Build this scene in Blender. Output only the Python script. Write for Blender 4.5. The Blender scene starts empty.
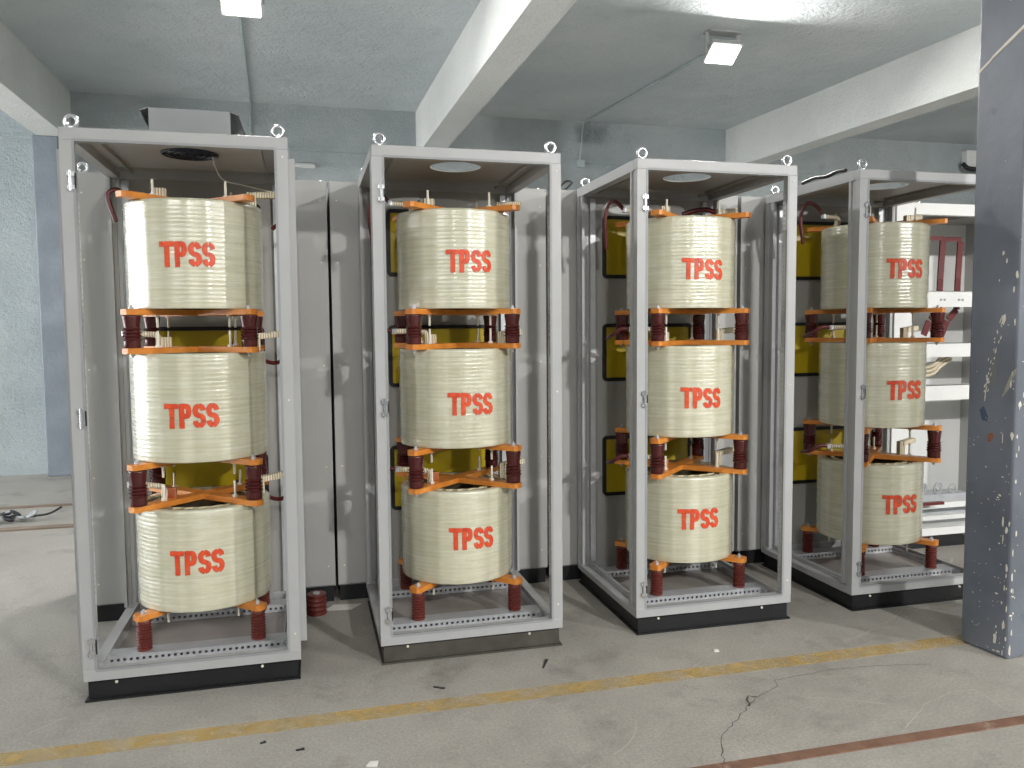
import bpy, math, random
from mathutils import Vector, Matrix
random.seed(7)
SC = bpy.context.scene
COL = SC.collection
PI = math.pi

# ------------------------------------------------------------------ camera
CZ, YAW, PITCH, ROLL, FOC, CY = 1.492, .2517, .069, -.0082, 806.18, 3.4869
fwd = Vector((math.sin(YAW) * math.cos(PITCH), math.cos(YAW) * math.cos(PITCH), -math.sin(PITCH)))
rgt = Vector((math.cos(YAW), -math.sin(YAW), 0))
upv = rgt.cross(fwd)
r2 = rgt * math.cos(ROLL) + upv * math.sin(ROLL)
u2 = upv * math.cos(ROLL) - rgt * math.sin(ROLL)
cam_data = bpy.data.cameras.new('camera')
cam_data.sensor_width = 36.0
cam_data.lens = 36.0 * FOC / 1024.0
cam_data.clip_start = .05
cam = bpy.data.objects.new('camera', cam_data)
COL.objects.link(cam)
m = Matrix((r2, u2, -fwd)).transposed().to_4x4()
m.translation = Vector((0, -CY, CZ))
cam.matrix_world = m
SC.camera = cam

# ------------------------------------------------------------------ world, exposure
world = bpy.data.worlds.new('world')
SC.world = world
world.use_nodes = True
bg = world.node_tree.nodes['Background']
bg.inputs[0].default_value = (.97, .985, 1.0, 1)
bg.inputs[1].default_value = 8.0
SC.view_settings.view_transform = 'Standard'
SC.view_settings.look = 'None'
SC.view_settings.gamma = 1
SC.view_settings.use_curve_mapping = False
SC.view_settings.exposure = 0.28

# ceiling flood lights: (x, y, z, watts, tilt about x so that the face looks to -y, yaw)
LAMPS = [
    (-.37, 2.66, 3.80, 75, -36, 0),
    (3.49, 2.84, 3.80, 80, -34, 0),
    (7.8, -6.6, 3.80, 430, 44, 20),
    (3.7, -6.6, 3.80, 260, 44, 10),
    (0, -6.6, 3.80, 75, 44, 0),
    (-3.7, -6.6, 3.80, 75, 44, -10),
]


# ------------------------------------------------------------------ helpers
class MB:
    def __init__(self):
        self.v, self.f = [], []

    def add(self, vs, fs):
        o = len(self.v)
        self.v += [tuple(a) for a in vs]
        self.f += [tuple(i + o for i in q) for q in fs]
        return self

    def box(self, x0, x1, y0, y1, z0, z1):
        vs = [(x, y, z) for z in (z0, z1) for y in (y0, y1) for x in (x0, x1)]
        return self.add(vs, [(0, 2, 3, 1), (4, 5, 7, 6), (0, 1, 5, 4), (2, 6, 7, 3), (0, 4, 6, 2), (1, 3, 7, 5)])

    def bar(self, p0, p1, w, h, up=(0, 0, 1)):
        p0, p1 = Vector(p0), Vector(p1)
        d = (p1 - p0).normalized()
        u = Vector(up)
        if abs(d.dot(u)) > .98:
            u = Vector((0, 1, 0))
        s = d.cross(u).normalized()
        t = s.cross(d)
        vs = []
        for p in (p0, p1):
            for a, b in ((-1, -1), (1, -1), (1, 1), (-1, 1)):
                vs.append(p + s * a * w / 2 + t * b * h / 2)
        return self.add(vs, [(0, 3, 2, 1), (4, 5, 6, 7), (0, 1, 5, 4), (1, 2, 6, 5), (2, 3, 7, 6), (3, 0, 4, 7)])

    def lathe(self, prof, n=24, c=(0, 0, 0), close=True):
        vs, fs = [], []
        for r, z in prof:
            for k in range(n):
                a = 2 * PI * k / n
                vs.append((c[0] + r * math.cos(a), c[1] + r * math.sin(a), c[2] + z))
        L = len(prof)
        for i in range(L - 1):
            for k in range(n):
                fs.append((i * n + k, i * n + (k + 1) % n, (i + 1) * n + (k + 1) % n, (i + 1) * n + k))
        if close:
            fs.append(tuple(range(n - 1, -1, -1)))
            fs.append(tuple((L - 1) * n + k for k in range(n)))
        return self.add(vs, fs)

    def tube(self, pts, r, n=8, flat=None, close=True):
        pts = [Vector(p) for p in pts]
        rings = []
        prev = None
        for i, p in enumerate(pts):
            a = pts[max(i - 1, 0)]
            b = pts[min(i + 1, len(pts) - 1)]
            d = (b - a).normalized()
            if prev is None:
                u = Vector((0, 0, 1)) if abs(d.z) < .9 else Vector((0, 1, 0))
            else:
                u = prev
            s = d.cross(u).normalized()
            t = s.cross(d).normalized()
            prev = t
            rings.append((p, s, t))
        vs, fs = [], []
        ra, rb = (r, r) if flat is None else flat
        for p, s, t in rings:
            for k in range(n):
                a = 2 * PI * (k + .5) / n
                vs.append(p + s * ra * math.cos(a) + t * rb * math.sin(a))
        L = len(pts)
        for i in range(L - 1):
            for k in range(n):
                fs.append((i * n + k, (i + 1) * n + k, (i + 1) * n + (k + 1) % n, i * n + (k + 1) % n))
        if close:
            fs.append(tuple(range(n)))
            fs.append(tuple((L - 1) * n + k for k in range(n - 1, -1, -1)))
        return self.add(vs, fs)

    def torus(self, c, R, r, n=20, k=8, axis='y'):
        vs, fs = [], []
        for i in range(n):
            a = 2 * PI * i / n
            for j in range(k):
                b = 2 * PI * j / k
                q = R + r * math.cos(b)
                if axis == 'y':
                    vs.append((c[0] + q * math.cos(a), c[1] + r * math.sin(b), c[2] + q * math.sin(a)))
                else:
                    vs.append((c[0] + q * math.cos(a), c[1] + q * math.sin(a), c[2] + r * math.sin(b)))
        for i in range(n):
            for j in range(k):
                q = (i * k + j, ((i + 1) % n) * k + j, ((i + 1) % n) * k + (j + 1) % k, i * k + (j + 1) % k)
                fs.append(q if axis != 'y' else q[::-1])
        return self.add(vs, fs)

    def prism(self, pts, z0, z1):
        n = len(pts)
        vs = [(x, y, z0) for x, y in pts] + [(x, y, z1) for x, y in pts]
        fs = [tuple(range(n - 1, -1, -1)), tuple(range(n, 2 * n))]
        fs += [(i, (i + 1) % n, n + (i + 1) % n, n + i) for i in range(n)]
        return self.add(vs, fs)

    def prism_y(self, pts, y0, y1):
        """pts in (x, z), counter-clockwise seen from -y"""
        n = len(pts)
        vs = [(x, y0, z) for x, z in pts] + [(x, y1, z) for x, z in pts]
        fs = [tuple(range(n)), tuple(range(2 * n - 1, n - 1, -1))]
        fs += [(i, n + i, n + (i + 1) % n, (i + 1) % n) for i in range(n)]
        return self.add(vs, fs)

    def mesh(self, name, mat, smooth=None):
        me = bpy.data.meshes.new(name)
        me.from_pydata(self.v, [], self.f)
        me.materials.append(mat)
        if smooth:
            me.shade_smooth()
            me.set_sharp_from_angle(angle=math.radians(smooth))
        me.update()
        return me

    def build(self, name, mat, parent=None, smooth=None, loc=(0, 0, 0), bevel=0):
        return place(self.mesh(name, mat, smooth), name, parent, loc, bevel=bevel)


def place(me, name, parent=None, loc=(0, 0, 0), rz=0, bevel=0):
    o = bpy.data.objects.new(name, me)
    COL.objects.link(o)
    o.location = loc
    o.rotation_euler = (0, 0, rz)
    if parent is not None:
        o.parent = parent
    if bevel:
        b = o.modifiers.new('bevel', 'BEVEL')
        b.width = bevel
        b.segments = 2
        b.limit_method = 'ANGLE'
    return o


def tag(o, label, cat, group=None, kind=None):
    o['label'] = label
    o['category'] = cat
    if group:
        o['group'] = group
    if kind:
        o['kind'] = kind
    return o


def struct(o, label=None):
    o['kind'] = 'structure'
    if label:
        o['label'] = label
    return o


def thing(name, loc, label, cat, group=None, rz=0):
    o = bpy.data.objects.new(name, None)
    COL.objects.link(o)
    o.location = loc
    o.rotation_euler = (0, 0, rz)
    o.empty_display_size = .1
    return tag(o, label, cat, group)


def smooth_path(pts, n=6):
    """Catmull-Rom through pts"""
    P = [Vector(p) for p in pts]
    P = [P[0] * 2 - P[1]] + P + [P[-1] * 2 - P[-2]]
    out = []
    for i in range(1, len(P) - 2):
        for k in range(n):
            t = k / n
            a, b, c, d = P[i - 1], P[i], P[i + 1], P[i + 2]
            out.append(.5 * ((2 * b) + (c - a) * t + (2 * a - 5 * b + 4 * c - d) * t * t + (3 * b - a - 3 * c + d) * t ** 3))
    out.append(P[-2])
    return out


# ------------------------------------------------------------------ materials
def lin(r, g, b):
    f = lambda c: (c / 255 / 12.92) if c / 255 <= .04045 else ((c / 255 + .055) / 1.055) ** 2.4
    return (f(r), f(g), f(b), 1)


class NT:
    def __init__(self, name):
        self.m = bpy.data.materials.new(name)
        self.m.use_nodes = True
        self.t = self.m.node_tree
        self.b = self.t.nodes['Principled BSDF']
        self.out = self.t.nodes['Material Output']

    def n(self, kind, **kw):
        x = self.t.nodes.new(kind)
        for k, v in kw.items():
            if k.startswith('i_'):
                key = k[2:]
                x.inputs[int(key) if key.isdigit() else key].default_value = v
            else:
                setattr(x, k, v)
        return x

    def l(self, a, b):
        self.t.links.new(a, b)

    def coords(self, scale=(1, 1, 1), which='Object', rnd=False):
        tc = self.n('ShaderNodeTexCoord')
        mp = self.n('ShaderNodeMapping')
        mp.inputs['Scale'].default_value = scale
        self.l(tc.outputs[which], mp.inputs['Vector'])
        if rnd:
            oi = self.n('ShaderNodeObjectInfo')
            mu = self.n('ShaderNodeMath', operation='MULTIPLY')
            mu.inputs[1].default_value = 17.3
            self.l(oi.outputs['Random'], mu.inputs[0])
            self.l(mu.outputs[0], mp.inputs['Location'])
        return mp.outputs[0]

    def noise(self, vec, scale, detail=4, rough=.55, lo=.3, hi=.7):
        nz = self.n('ShaderNodeTexNoise')
        nz.inputs['Scale'].default_value = scale
        nz.inputs['Detail'].default_value = detail
        nz.inputs['Roughness'].default_value = rough
        self.l(vec, nz.inputs['Vector'])
        mr = self.n('ShaderNodeMapRange')
        mr.inputs['From Min'].default_value = lo
        mr.inputs['From Max'].default_value = hi
        self.l(nz.outputs[0], mr.inputs['Value'])
        return mr.outputs[0]

    def mix(self, fac, a, b):
        x = self.n('ShaderNodeMix', data_type='RGBA')
        for sock, val in ((x.inputs[0], fac), (x.inputs[6], a), (x.inputs[7], b)):
            if hasattr(val, 'is_linked') or hasattr(val, 'links'):
                self.l(val, sock)
            else:
                sock.default_value = val
        return x.outputs[2]

    def math(self, op, a, b=None):
        x = self.n('ShaderNodeMath', operation=op)
        for i, val in enumerate((a, b)):
            if val is None:
                continue
            if hasattr(val, 'links'):
                self.l(val, x.inputs[i])
            else:
                x.inputs[i].default_value = val
        return x.outputs[0]

    def bump(self, h, strength=.3, dist=.01):
        x = self.n('ShaderNodeBump')
        x.inputs['Strength'].default_value = strength
        x.inputs['Distance'].default_value = dist
        self.l(h, x.inputs['Height'])
        self.l(x.outputs[0], self.b.inputs['Normal'])

    def color(self, c):
        if hasattr(c, 'links'):
            self.l(c, self.b.inputs['Base Color'])
        else:
            self.b.inputs['Base Color'].default_value = c

    def set(self, **kw):
        for k, v in kw.items():
            self.b.inputs[k.replace('_', ' ')].default_value = v
        return self


def plain(name, c, rough=.5, metal=0, var=.12, scale=9, bump=0, **kw):
    """painted or moulded surface with a little mottling"""
    t = NT(name)
    v = t.coords()
    f = t.noise(v, scale, 5)
    d = tuple(x * (1 - var) for x in c[:3]) + (1,)
    h = tuple(min(1, x * (1 + var * .6)) for x in c[:3]) + (1,)
    t.color(t.mix(f, d, h))
    t.set(Roughness=rough, Metallic=metal, **kw)
    if bump:
        t.bump(t.noise(v, scale * 8, 3), bump, .004)
    return t.m


M = {}


def make_materials():
    # concrete floor
    t = NT('concrete_floor')
    v = t.coords()
    big = t.noise(v, .9, 6, .6, .3, .72)
    mid = t.noise(v, 6, 8, .65, .32, .7)
    fine = t.noise(v, 90, 4, .6, .3, .7)
    c = t.mix(big, lin(146, 142, 135), lin(174, 170, 162))
    c = t.mix(t.math('MULTIPLY', mid, .55), c, lin(192, 188, 180))
    c = t.mix(t.math('MULTIPLY', fine, .42), c, lin(102, 99, 94))
    dirt = t.noise(v, 2.6, 9, .7, .54, .70)
    c = t.mix(t.math('MULTIPLY', dirt, .45), c, lin(84, 79, 72))
    v2 = t.coords((1.2, 14, 1))
    scr = t.noise(v2, 6, 6, .7, .62, .70)
    c = t.mix(t.math('MULTIPLY', scr, .3), c, lin(200, 196, 188))
    t.color(c)
    rr = t.n('ShaderNodeMapRange')
    rr.inputs['To Min'].default_value = .42
    rr.inputs['To Max'].default_value = .75
    t.l(mid, rr.inputs['Value'])
    t.l(rr.outputs[0], t.b.inputs['Roughness'])
    t.bump(t.math('ADD', fine, t.math('MULTIPLY', mid, 2)), .25, .004)
    M['floor'] = t.m

    def plaster(name, a, b, stain, bs=.5, sc=45, stain_amt=.5):
        t = NT(name)
        v = t.coords()
        big = t.noise(v, .8, 5, .6, .35, .68)
        mid = t.noise(v, 5, 8, .7, .35, .7)
        fine = t.noise(v, sc, 6, .7, .3, .7)
        c = t.mix(big, a, b)
        c = t.mix(t.math('MULTIPLY', fine, .25), c, tuple(x * .78 for x in a[:3]) + (1,))
        c = t.mix(t.math('MULTIPLY', t.noise(v, 1.7, 8, .7, .58, .72), stain_amt), c, stain)
        t.color(c)
        t.set(Roughness=.85)
        t.bump(t.math('ADD', fine, t.math('MULTIPLY', mid, 2.0)), bs, .024)
        return t.m
    M['wall'] = plaster('blue_grey_plaster', lin(164, 174, 177), lin(194, 201, 202), lin(132, 140, 142))
    M['ceiling'] = plaster('ceiling_plaster', lin(206, 215, 218), lin(226, 232, 234), lin(180, 189, 192), .6, 30)
    M['beam'] = plaster('whitewashed_beam', lin(222, 224, 221), lin(238, 239, 235), lin(200, 203, 200), .4, 40, .3)

    # enamelled pillar with chipped paint
    t = NT('blue_grey_enamel')
    v = t.coords()
    c = t.mix(t.noise(v, 2.2, 5), lin(84, 90, 99), lin(110, 116, 126))
    c = t.mix(t.math('MULTIPLY', t.noise(v, 5, 4, .5, .66, .72), .5), c, lin(58, 78, 96))
    c = t.mix(t.math('MULTIPLY', t.noise(t.coords((1, 1, .35)), 9, 7, .7, .68, .70), .8), c, lin(196, 188, 172))
    c = t.mix(t.noise(v, 38, 3, .6, .715, .735), c, lin(222, 218, 208))
    t.color(c)
    t.set(Roughness=.42)
    t.bump(t.noise(v, 12, 6), .18, .006)
    M['enamel'] = t.m
    M['column_paint'] = plain('grey_blue_column_paint', lin(132, 140, 150), .6, 0, .15, 4, .3)
    M['smear'] = plain('pale_paint_smear', lin(146, 146, 132), .6, 0, .12, 30)
    M['smear_dim'] = plain('dim_paint_smear', lin(106, 110, 110), .6, 0, .08, 30)
    M['rust_smear'] = plain('rust_smear', lin(136, 84, 58), .7, 0, .25, 40)
    M['blue_smear'] = plain('dark_blue_smear', lin(52, 72, 92), .5, 0, .2, 40)
    M['chip'] = plain('bare_plaster_chip', lin(214, 208, 194), .9)

    # cabinet sheet steel
    M['steel'] = plain('light_grey_powder_coat', lin(170, 171, 172), .42, 0, .05, 5)
    M['panel'] = plain('light_grey_panel', lin(176, 176, 174), .5, 0, .05, 3)
    M['inner'] = plain('grey_back_panel', lin(160, 159, 155), .5, 0, .05, 3)
    M['galv'] = plain('zinc_plated_steel', lin(190, 193, 197), .38, .3, .10, 14)
    M['chrome'] = plain('bright_plated_steel', lin(205, 207, 210), .22, .85, .08, 20)
    M['dark_steel'] = plain('dark_slot', lin(28, 29, 31), .6, .2)
    M['plinth'] = plain('black_painted_channel', lin(26, 27, 30), .45, .1, .25, 10)
    M['plinth_worn'] = plain('worn_grey_channel', lin(78, 75, 68), .55, .2, .3, 12)
    M['grey_sheet'] = plain('mid_grey_sheet', lin(148, 151, 153), .5, 0, .06, 6)
    M['white'] = plain('white_paint', lin(222, 223, 222), .5, 0, .04, 5)
    M['floor_plate'] = plain('cabinet_floor_plate', lin(158, 152, 147), .45, .1, .12, 5)

    # orange glass-laminate arms
    t = NT('orange_laminate')
    v = t.coords((1, 1, 1), rnd=True)
    c = t.mix(t.noise(v, 14, 5), lin(204, 122, 44), lin(228, 150, 66))
    c = t.mix(t.math('MULTIPLY', t.noise(t.coords((3, 3, 40)), 6, 5, .7, .5, .7), .35), c, lin(140, 66, 24))
    t.color(c)
    t.set(Roughness=.38)
    M['orange'] = t.m

    M['maroon'] = plain('maroon_insulator_resin', lin(76, 28, 28), .24, 0, .2, 18)
    M['brick_red'] = plain('brick_red_insulator_resin', lin(102, 46, 40), .4, 0, .18, 18)
    M['cable'] = plain('maroon_sleeve', lin(84, 26, 28), .4, 0, .2, 20)
    M['busbar'] = plain('maroon_busbar_sleeve', lin(98, 32, 34), .35, 0, .12, 10)
    M['black_cable'] = plain('black_rubber', lin(24, 24, 26), .5)
    M['nylon'] = plain('white_nylon', lin(226, 222, 206), .4, 0, .05)
    M['yellow'] = plain('yellow_insulating_board', lin(186, 162, 26), .35, 0, .15, 3)
    M['gasket'] = plain('black_rubber_edging', lin(18, 18, 19), .5)
    M['copper'] = plain('copper', lin(196, 120, 84), .3, .8, .15)

    # woven tape
    t = NT('cream_woven_tape')
    v = t.coords()
    w = t.n('ShaderNodeTexWave')
    w.inputs['Scale'].default_value = 28
    w.inputs['Distortion'].default_value = 2.5
    w.inputs['Detail'].default_value = 2
    t.l(v, w.inputs['Vector'])
    t.color(t.mix(w.outputs[1], lin(176, 160, 126), lin(232, 224, 204)))
    t.set(Roughness=.75)
    t.bump(w.outputs[1], .5, .004)
    M['tape'] = t.m

    # resin impregnated glass winding
    t = NT('resin_glass_winding')
    tc = t.n('ShaderNodeTexCoord')
    oi = t.n('ShaderNodeObjectInfo')
    sx = t.n('ShaderNodeSeparateXYZ')
    t.l(tc.outputs['Object'], sx.inputs[0])
    ang = t.math('ARCTAN2', sx.outputs[1], sx.outputs[0])
    off = t.math('MULTIPLY', oi.outputs['Random'], 50)

    def cyl(sa, sz):
        cb = t.n('ShaderNodeCombineXYZ')
        t.l(t.math('MULTIPLY', t.math('SINE', ang), sa), cb.inputs[0])
        t.l(t.math('ADD', t.math('MULTIPLY', t.math('COSINE', ang), sa), off), cb.inputs[1])
        t.l(t.math('MULTIPLY', sx.outputs[2], sz), cb.inputs[2])
        return cb.outputs[0]
    streak = t.noise(cyl(1.1, 70), 1.0, 4, .6, .35, .68)
    streak2 = t.noise(cyl(2.6, 22), 1.0, 6, .7, .45, .72)
    bands = t.noise(cyl(3.6, .3), 1.0, 1, .4, .40, .60)
    lines = t.noise(cyl(.8, 210), 1.0, 2, .5, .52, .70)
    c = t.mix(streak, lin(199, 197, 171), lin(217, 215, 193))
    c = t.mix(t.math('MULTIPLY', streak2, .5), c, lin(228, 229, 218))
    c = t.mix(t.math('MULTIPLY', bands, .40), c, lin(172, 171, 144))
    c = t.mix(t.math('MULTIPLY', lines, .22), c, lin(150, 146, 114))
    t.color(c)
    t.set(Roughness=.25, Coat_Weight=1.0, Coat_Roughness=.2, Coat_IOR=1.6)
    wz = t.n('ShaderNodeTexWave', wave_type='BANDS', bands_direction='Z', wave_profile='SIN')
    wz.inputs['Scale'].default_value = 1.0
    wz.inputs['Distortion'].default_value = 2.2
    wz.inputs['Detail'].default_value = 1
    t.l(cyl(.35, 17), wz.inputs['Vector'])
    h = t.math('ADD', wz.outputs[1], t.math('MULTIPLY', streak, .5))
    t.bump(h, .09, .003)
    cbump = t.n('ShaderNodeBump')
    cbump.inputs['Strength'].default_value = 1.0
    cbump.inputs['Distance'].default_value = .0014
    t.l(t.math('ADD', t.math('MULTIPLY', wz.outputs[1], .55), t.math('ADD', t.math('MULTIPLY', streak2, .8), t.math('MULTIPLY', streak, .35))), cbump.inputs['Height'])
    t.l(cbump.outputs[0], t.b.inputs['Coat Normal'])
    M['coil'] = t.m
    M['duct'] = plain('winding_duct_spacer', lin(206, 196, 160), .6, 0, .25, 40)
    M['dark_duct'] = plain('winding_end', lin(92, 84, 62), .6, 0, .4, 30)

    # spray paint: alpha attribute from the stroke plus speckle
    t = NT('red_spray_paint')
    at = t.n('ShaderNodeAttribute', attribute_name='cover')
    v = t.coords((1, 1, 1), rnd=True)
    sp = t.noise(v, 130, 4, .7, .25, .75)
    wear = t.noise(v, 26, 5, .65, .34, .50)
    a = t.math('MULTIPLY', at.outputs['Fac'], 1.7)
    a = t.math('SUBTRACT', a, t.math('MULTIPLY', sp, .75))
    a = t.math('MULTIPLY', a, t.math('ADD', t.math('MULTIPLY', wear, .65), .45))
    cl = t.n('ShaderNodeClamp')
    t.l(a, cl.inputs[0])
    t.l(cl.outputs[0], t.b.inputs['Alpha'])
    t.color(t.mix(t.noise(v, 30, 4), lin(204, 60, 30), lin(228, 86, 44)))
    t.set(Roughness=.45)
    M['spray'] = t.m

    # floor paint, worn through
    t = NT('worn_yellow_paint')
    v = t.coords()
    a = t.noise(v, 7, 8, .7, .30, .58)
    a2 = t.noise(t.coords((1.5, 9, 1)), 9, 6, .7, .28, .5)
    t.l(t.math('MULTIPLY', t.math('MULTIPLY', a, a2), .5), t.b.inputs['Alpha'])
    t.color(t.mix(t.noise(v, 12, 5), lin(204, 172, 100), lin(216, 188, 126)))
    t.set(Roughness=.6)
    M['floor_paint'] = t.m
    # dusty steel strip
    t = NT('rusty_steel_strip')
    v = t.coords()
    c = t.mix(t.noise(v, 11, 7, .65), lin(104, 74, 60), lin(136, 104, 86))
    c = t.mix(t.noise(v, 4, 6, .7, .58, .66), c, lin(170, 156, 140))
    t.color(c)
    t.set(Roughness=.65)
    M['rust'] = t.m
    M['track'] = plain('dusty_brown_track', lin(138, 120, 106), .6, .1, .25, 6)
    M['crack'] = plain('floor_crack_dirt', lin(88, 83, 77), .9)
    M['light_crack'] = plain('filled_crack', lin(184, 178, 168), .9)
    M['paper'] = plain('white_paper', lin(226, 224, 218), .8)
    M['tool'] = plain('oily_steel', lin(70, 70, 72), .4, .6, .4, 30)
    M['conduit'] = plain('painted_conduit', lin(176, 188, 190), .6)
    M['fan'] = plain('dark_blue_fan_guard', lin(18, 30, 48), .4)
    t = NT('lamp_glass')
    t.set(Emission_Color=(1, .97, .9, 1), Emission_Strength=14.0)
    t.color((1, 1, 1, 1))
    M['lamp_glass'] = t.m
    M['lamp_body'] = plain('lamp_housing', lin(170, 172, 172), .5)


make_materials()

# ------------------------------------------------------------------ the setting
ZC, ZB, WY = 3.97, 3.47, 5.9
X0, X1, Y0 = -9.0, 14.0, -10.0
struct(MB().box(X0, X1, Y0, WY + .3, -.2, 0).build('floor', M['floor']), 'grey worn concrete floor')
struct(MB().box(X0, X1, Y0, WY + .3, ZC, ZC + .2).build('ceiling', M['ceiling']), 'pale plastered concrete ceiling')
struct(MB().box(X0, X1, WY, WY + .3, 0, ZC).build('wall_rear', M['wall']), 'pale blue grey plastered rear wall')
struct(MB().box(X1, X1 + .3, Y0, WY + .3, 0, ZC).build('wall_right', M['wall']), 'plastered right wall')
struct(MB().box(X0 - .3, X0, Y0 - .3, -.5, 0, ZC).build('wall_left', M['wall']), 'unseen plastered left wall, closed up to the open bay to keep daylight off the cabinet fronts')  # out of view, its length set to shield the cabinet fronts from daylight
struct(MB().box(X0, X1 + .3, Y0 - .3, Y0, 0, ZC).build('wall_front', M['wall']), 'unseen plastered front wall added behind the camera to block daylight')  # out of view, added so daylight enters only from the left
struct(MB().box(X0, WY * 0 + X1, WY - .025, WY, 3.475, 3.50).build('trim_1', M['wall']), 'thin ledge across the rear wall')


def beam(name, pts_low_left, pts_low_right, label):
    (xa, ya), (xb, yb) = pts_low_left
    (xc, yc), (xd, yd) = pts_low_right
    mb = MB().prism([(xa, ya), (xc, yc), (xd, yd), (xb, yb)], ZB, ZC)
    return struct(mb.build(name, M['beam']), label)


def beam_line(x_at_wall, x_at_front, w, name, label):
    beam(name, ((x_at_front, Y0), (x_at_wall, WY)), ((x_at_front + w, Y0), (x_at_wall + w, WY)), label)


beam_line(1.30, 1.59, .27, 'beam', 'whitewashed ceiling beam above the second cabinet')
beam_line(5.23, 6.35, .25, 'beam', 'whitewashed ceiling beam above the fourth cabinet')
beam_line(-2.56, -2.56, .28, 'beam', 'ceiling beam at the left above the blue grey wall column')
beam_line(9.9, 10.4, .33, 'beam', 'ceiling beam at the far right')
beam_line(-6.8, -6.9, .3, 'beam', 'ceiling beam at the far left')
struct(MB().box(-2.60, -2.36, 5.70, WY, 0, ZB).build('wall_column', M['column_paint'], bevel=.01),
       'blue grey painted wall column at the left')

# pillar in the foreground
pil = struct(MB().box(0, .42, -.24, 0, 0, ZC).build('pillar', M['enamel'], loc=(2.968, -.412, 0), bevel=.012),
             'chipped blue grey enamelled pillar at the right')
pil.rotation_euler = (0, 0, math.radians(6))
random.seed(3)
for k in range(70):     # paint chips along the front left arris, raised rims of bare plaster
    z = .02 + random.random() ** 1.6 * 1.9
    w, h = .002 + random.random() ** 2 * .009, .003 + random.random() ** 2 * .028
    pts = []
    for i in range(9):
        a = 2 * PI * i / 9
        q = .6 + random.random() * .5
        pts.append((w * q * math.cos(a), h * q * math.sin(a)))
    mb = MB()
    side = random.random() < .55
    n = len(pts)
    if side:   # on the -x face
        yy = -.24 + .012 + random.random() ** 2 * .09
        vs = [(-.0015, yy + p, z + q) for p, q in pts] + [(.001, yy + p, z + q) for p, q in pts]
    else:
        xx = .012 + random.random() ** 2 * .06
        vs = [(xx + p, -.2415, z + q) for p, q in pts] + [(xx + p, -.239, z + q) for p, q in pts]
    mb.add(vs, [tuple(range(n)), tuple(range(2 * n - 1, n - 1, -1))] + [(i, n + i, n + (i + 1) % n, (i + 1) % n) for i in range(n)])
    mb.build('paint_chip', M['chip'], pil)
# long diagonal scrape high on the pillar
mb = MB()
sp = [(-.0008, -.005, 2.62), (-.0008, -.06, 2.655), (-.0008, -.075, 2.668), (-.0008, -.13, 2.70), (-.0008, -.235, 2.762)]
for a, b in zip(sp, sp[1:]):
    mb.bar(a, b, .003, .009 + .006 * random.random(), up=(0, 0, 1))
mb.build('scrape_mark', M['chip'], pil)



def face_patch(name, mat, cy_, cz_, w, h, ang, n=14, rough=.35, x=-.0006):
    """irregular thin patch on the pillar's left face"""
    pts = []
    ca, sa = math.cos(ang), math.sin(ang)
    for i in range(n):
        a = 2 * PI * i / n
        q = 1 - rough * random.random()
        p, r = w * q * math.cos(a), h * q * math.sin(a)
        pts.append((cy_ + p * ca - r * sa, cz_ + p * sa + r * ca))
    vs = [(x, p, q) for p, q in pts] + [(.001, p, q) for p, q in pts]
    return MB().add(vs, [tuple(range(n)), tuple(range(2 * n - 1, n - 1, -1))] + [(i, n + i, n + (i + 1) % n, (i + 1) % n) for i in range(n)]).build(name, mat, pil)


face_patch('paint_smear', M['smear'], -.205, 1.235, .013, .085, .42)
face_patch('paint_smear', M['smear_dim'], -.125, 1.275, .022, .10, .12)
face_patch('paint_smear', M['rust_smear'], -.121, .985, .018, .026, .5)
face_patch('paint_smear', M['blue_smear'], -.085, 1.085, .022, .042, -.35)
for k in range(46):      # spray of small chips running up the left face
    f = random.random()
    yy = -.085 - .072 * f + random.gauss(0, .007) * (1.6 - abs(f - .5) * 2)
    face_patch('paint_chip', M['chip'], yy, 1.16 + .36 * f + random.gauss(0, .008), .0016 + .002 * random.random(), .004 + .010 * random.random(), .25, 6, x=-.0012)
for k in range(60):
    face_patch('paint_chip', M['chip'], -.235 * random.random(), .03 + 1.1 * random.random(), .0012 + .0022 * random.random() ** 2, .002 + .004 * random.random() ** 2, random.random() * 3, 6, x=-.0012)

# floor markings
struct(MB().box(-9, 9, -.450, -.352, .0002, .0014).build('floor_line', M['floor_paint']), 'worn yellow line painted on the floor')
struct(MB().box(-1, 8, -1.135, -1.085, -.01, .004).build('floor_strip', M['rust']), 'rusty brown steel strip set into the floor')
for y, w in ((4.13, .06), (3.28, .09)):
    struct(MB().box(-9, -1.3, y - w / 2, y + w / 2, -.02, .012).build('floor_track', M['track']),
           'brown steel track across the floor at the left rear' if y > 4 else 'wider brown steel track across the floor at the left')


def ribbon(pts, w, mat, name, label, z=.0012):
    mb = MB()
    P = [Vector((x, y, 0)) for x, y in pts]
    Q = []
    for a, b in zip(P, P[1:]):
        k = max(2, int((b - a).length / .02))
        for i in range(k):
            q = a.lerp(b, i / k)
            Q.append(q + Vector((random.uniform(-1, 1), random.uniform(-1, 1), 0)) * .006)
    Q.append(P[-1])
    vs, fs = [], []
    for i, q in enumerate(Q):
        d = (Q[min(i + 1, len(Q) - 1)] - Q[max(i - 1, 0)]).normalized()
        s = Vector((-d.y, d.x, 0)) * w * random.uniform(.3, 1.0) * .5
        vs += [(q.x + s.x, q.y + s.y, z), (q.x - s.x, q.y - s.y, z)]
    for i in range(len(Q) - 1):
        fs.append((2 * i, 2 * i + 1, 2 * i + 3, 2 * i + 2))
    mb.add(vs, fs)
    return struct(mb.build(name, mat), label)


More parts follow.
